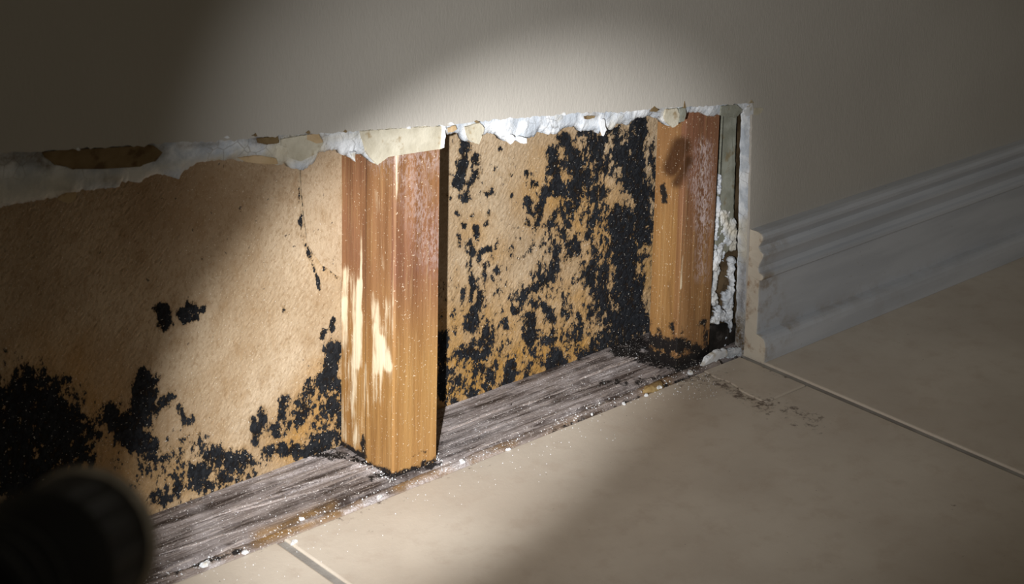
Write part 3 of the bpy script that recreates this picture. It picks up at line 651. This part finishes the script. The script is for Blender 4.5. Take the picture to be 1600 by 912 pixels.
# ------------------------------------------------------------------ loose plaster on the floor line
def flake(u, v, r, label, mat, z=0.0, h=.0022):
    p = at(u, v, 'z', z); bm = bmesh.new(); n = random.randint(7, 9); k = r*.00024
    ang = sorted(random.uniform(0, 2*math.pi) for _ in range(n)); lo, mi, up = [], [], []
    for i in range(n):
        a = 2*math.pi*(i+random.uniform(-.3, .3))/n; q = k*random.uniform(.45, 1.35); c, s_ = math.cos(a)*1.25, math.sin(a)*.8
        lo.append(bm.verts.new((q*c, q*s_, 0))); mi.append(bm.verts.new((q*c*1.05, q*s_*1.05, h*random.uniform(.35, .6)))); up.append(bm.verts.new((q*c*.6, q*s_*.6, h*random.uniform(.8, 1.1))))
    for A, B in ((lo, mi), (mi, up)):
        for i in range(n): bm.faces.new((A[i], A[(i+1) % n], B[(i+1) % n], B[i]))
    bm.faces.new(up); bm.faces.new(list(reversed(lo))); bmesh.ops.triangulate(bm, faces=[f for f in bm.faces if len(f.verts) > 4])
    me = bpy.data.meshes.new('plaster_flake'); bm.to_mesh(me); bm.free(); o = link('plaster_flake', me, mat); o.location = tuple(p); o.rotation_euler[2] = random.uniform(-.4, .6)
    tag(o, label, 'plaster', 'plaster flakes along the floor line')
FL = [(458,848,9,'pale plaster flake at the top of the near grout line',0),(320,884,15,'flat white plaster flake on the dark lip nearest the torch',.0005),(384,863,8,'small white flake on the dark lip right of the flattest flake',.0008),
 (470,812,8,'white flake on the ochre lip just above the near grout line',.0012),(592,778,9,'white flake on the lip below the foot of the wider stud',.001),(722,722,9,'white flake on the lip just right of the wider stud',.001),
 (794,703,6,'tiny white flake on the tile edge midway between the studs',.0002),(925,648,5,'tiny white flake on the lip under the blackest mould',.001),(975,631,7,'white flake on the lip left of the ochre lump',.0012),
 (1010,618,7,'bluish flake on the lip just left of the ochre lump',.0012),(1030,606,8,'blue-white flake on the right side of the ochre lump',.002),(1078,583,12,'largest pointed white flake at the right end of the lip',.001)]
for u, v, r, lab, z in FL: flake(u, v, r, lab, WHITE, z, .0010+r*.00010)
def lump():
    bm = bmesh.new(); bmesh.ops.create_icosphere(bm, subdivisions=3, radius=1)
    for v in bm.verts:
        k = 1+.28*mnoise.fractal(v.co*1.7, .9, 2, 3); v.co = Vector((v.co.x*.0105*k, v.co.y*.0038*k, max(v.co.z, -.3)*.0042*k))
    me = bpy.data.meshes.new('mortar_lump'); bm.to_mesh(me); bm.free(); o = link('mortar_lump', me, m_paper('ochre_mortar', (.30, .20, .08), (.42, .31, .15), (.15, .09, .04)), smooth=True)
    p = at(1022, 606, 'z', .001); o.location = tuple(p); tag(o, 'ochre mortar lump on the lip near the narrower stud', 'mortar')
lump()
def crumb(V, F, p, r):
    v = [Vector((1,0,-.3)), Vector((-.5,.87,-.3)), Vector((-.5,-.87,-.3)), Vector((random.uniform(-.3,.3), random.uniform(-.3,.3), .9))]
    a = random.uniform(0, 6.28); ca, sa = math.cos(a), math.sin(a); n = len(V)
    for q in v:
        q = q*r*random.uniform(.7, 1.3); V.append((p[0]+q.x*ca-q.y*sa, p[1]+q.x*sa+q.y*ca, p[2]+q.z+r*.3))
    F.extend([(n, n+1, n+3), (n+1, n+2, n+3), (n+2, n, n+3), (n, n+2, n+1)])
def crumbs():
    V, F = [], []
    for _ in range(150): crumb(V, F, (random.uniform(.33, .80), -abs(random.gauss(0, .020))-.002, 0), random.uniform(.0002, .00045))
    for _ in range(110):
        p = at(random.uniform(1020, 1120), random.uniform(578, 625), 'z', 0)
        if p[1] < -.002: crumb(V, F, (p[0], p[1], 0), random.uniform(.0002, .0006))
    o = from_data('plaster_crumbs', V, F, WHITE); tag(o, 'fine white plaster crumbs scattered on the tiles along the opening', 'crumbs', kind='stuff')
    V, F = [], []
    for _ in range(330): crumb(V, F, (random.uniform(.27, .80), random.uniform(.0005, .012), .0004+random.uniform(0, .0012)), random.uniform(.0002, .0006)*random.choice((1, 1, 1.5)))
    for _ in range(280): crumb(V, F, (random.uniform(.27, .80), random.uniform(.012, YB-.003), ZP+.0004), random.uniform(.00015, .00045))
    for _ in range(70): crumb(V, F, (random.choice((X0-.003, X0+.041))+random.gauss(0, .002), random.uniform(S-.003, S+.03), ZP+.0003), random.uniform(.0003, .0007))
    o = from_data('plaster_dust', V, F, WHITE, plate); o['kind'] = 'stuff'; o['label'] = 'specks of white plaster on the timber'
crumbs()

# ------------------------------------------------------------------ torch
def build_torch():
    BLK = m_plain('black_anodised_metal', (.003, .003, .0035), .5, .25, 0.0); RUB = m_plain('black_rubber', (.003, .003, .003), .7, .3, 0.0, .3)
    STEEL = m_plain('dark_steel_rim', (.45, .41, .36), .42, .5, 1.0); REFL = m_plain('bright_reflector', (.8, .8, .8), .12, .5, 1.0)
    gl = Mat('torch_lens', .05, .5); gl.b.inputs['Base Color'].default_value = (.9, .93, 1, 1); gl.b.inputs['Emission Color'].default_value = (1, .97, .92, 1); gl.b.inputs['Emission Strength'].default_value = 6.0
    root = empty('flashlight', TORCH_POS)
    zq = TORCH_DIR.to_track_quat('Z', 'Y'); root.rotation_mode = 'QUATERNION'; root.rotation_quaternion = zq; root.scale = (.868,)*3
    tag(root, 'black metal flashlight with a steel rim, pointing into the opening from the near left', 'flashlight')
    def lathe(name, prof, mat, parent=root, n=72, knurl=None, smooth=True):
        V, F = [], []
        for r, z in prof:
            for i in range(n):
                a = 2*math.pi*i/n; rr = r
                if knurl and knurl[0] <= z <= knurl[1] and i % 6 < 2: rr = r-knurl[2]
                V.append((rr*math.cos(a), rr*math.sin(a), z))
        for k in range(len(prof)-1):
            for i in range(n): a = k*n+i; b = k*n+(i+1) % n; F.append((a, b, b+n, a+n))
        return from_data(name, V, F, mat, parent, smooth)
    R = .0155
    lathe('head', [(.0001, -.040), (.0120, -.040), (.0128, -.0385), (.0145, -.032), (.0163, -.027), (R, -.0235), (R, -.003), (R-.0006, -.0018), (R-.0022, -.0018), (.0128, -.004), (.0110, -.010)], BLK, knurl=(-.0236, -.0120, .0010), n=96)
    lathe('rim', [(R-.0002, -.0042), (R+.0006, -.0038), (R+.0008, -.0008), (R+.0001, .0004), (R-.0014, .0006), (R-.0022, -.0004), (R-.0022, -.0030)], STEEL)
    lathe('reflector', [(.0149, -.0030), (.0125, -.006), (.0085, -.0115), (.0040, -.0150), (.0001, -.0155)], REFL)
    lathe('lens', [(.0001, -.0016), (.0149, -.0016), (.0149, -.0028), (.0001, -.0028)], gl.m)
    body = lathe('body', [(.0001, -.130), (.0105, -.130), (.0116, -.1285), (.0120, -.126), (.0120, -.0395), (.0001, -.0395)], BLK)
    for z in (-.046, -.053, -.060): lathe('cooling_ring', [(.0118, z-.0022), (.0138, z-.0018), (.0142, z-.001), (.0142, z+.001), (.0138, z+.0018), (.0118, z+.0022)], BLK)
    lathe('grip', [(.0119, -.118), (.0131, -.117), (.0131, -.072), (.0119, -.071)], RUB, knurl=(-.1171, -.0719, .0008), n=96)
    lathe('tail_cap', [(.0001, -.141), (.0090, -.141), (.0112, -.139), (.0122, -.136), (.0122, -.1302), (.0001, -.1302)], BLK)
    lathe('tail_switch', [(.0001, -.1438), (.0045, -.1434), (.0060, -.1420), (.0060, -.1408)], RUB)
    lp = TORCH_POS + TORCH_DIR*.0065
    for nm, P, half, blend, sq, roll, aim in TORCH_LIGHT:
        L = bpy.data.lights.new(nm, 'SPOT'); L.energy = P; L.spot_size = math.radians(2*half); L.spot_blend = blend; L.shadow_soft_size = .005; L.color = (1.0, .985, .965)
        o = bpy.data.objects.new(nm, L); col.objects.link(o); o.parent = root; o.location = (0, 0, .0075)
        d = (Vector(aim)-lp).normalized(); q = d.to_track_quat('-Z', 'Y') @ Matrix.Rotation(math.radians(roll), 3, 'Z').to_quaternion()
        o.rotation_mode = 'QUATERNION'; o.rotation_quaternion = zq.inverted() @ q; o.scale = (sq, 1, 1)
build_torch()
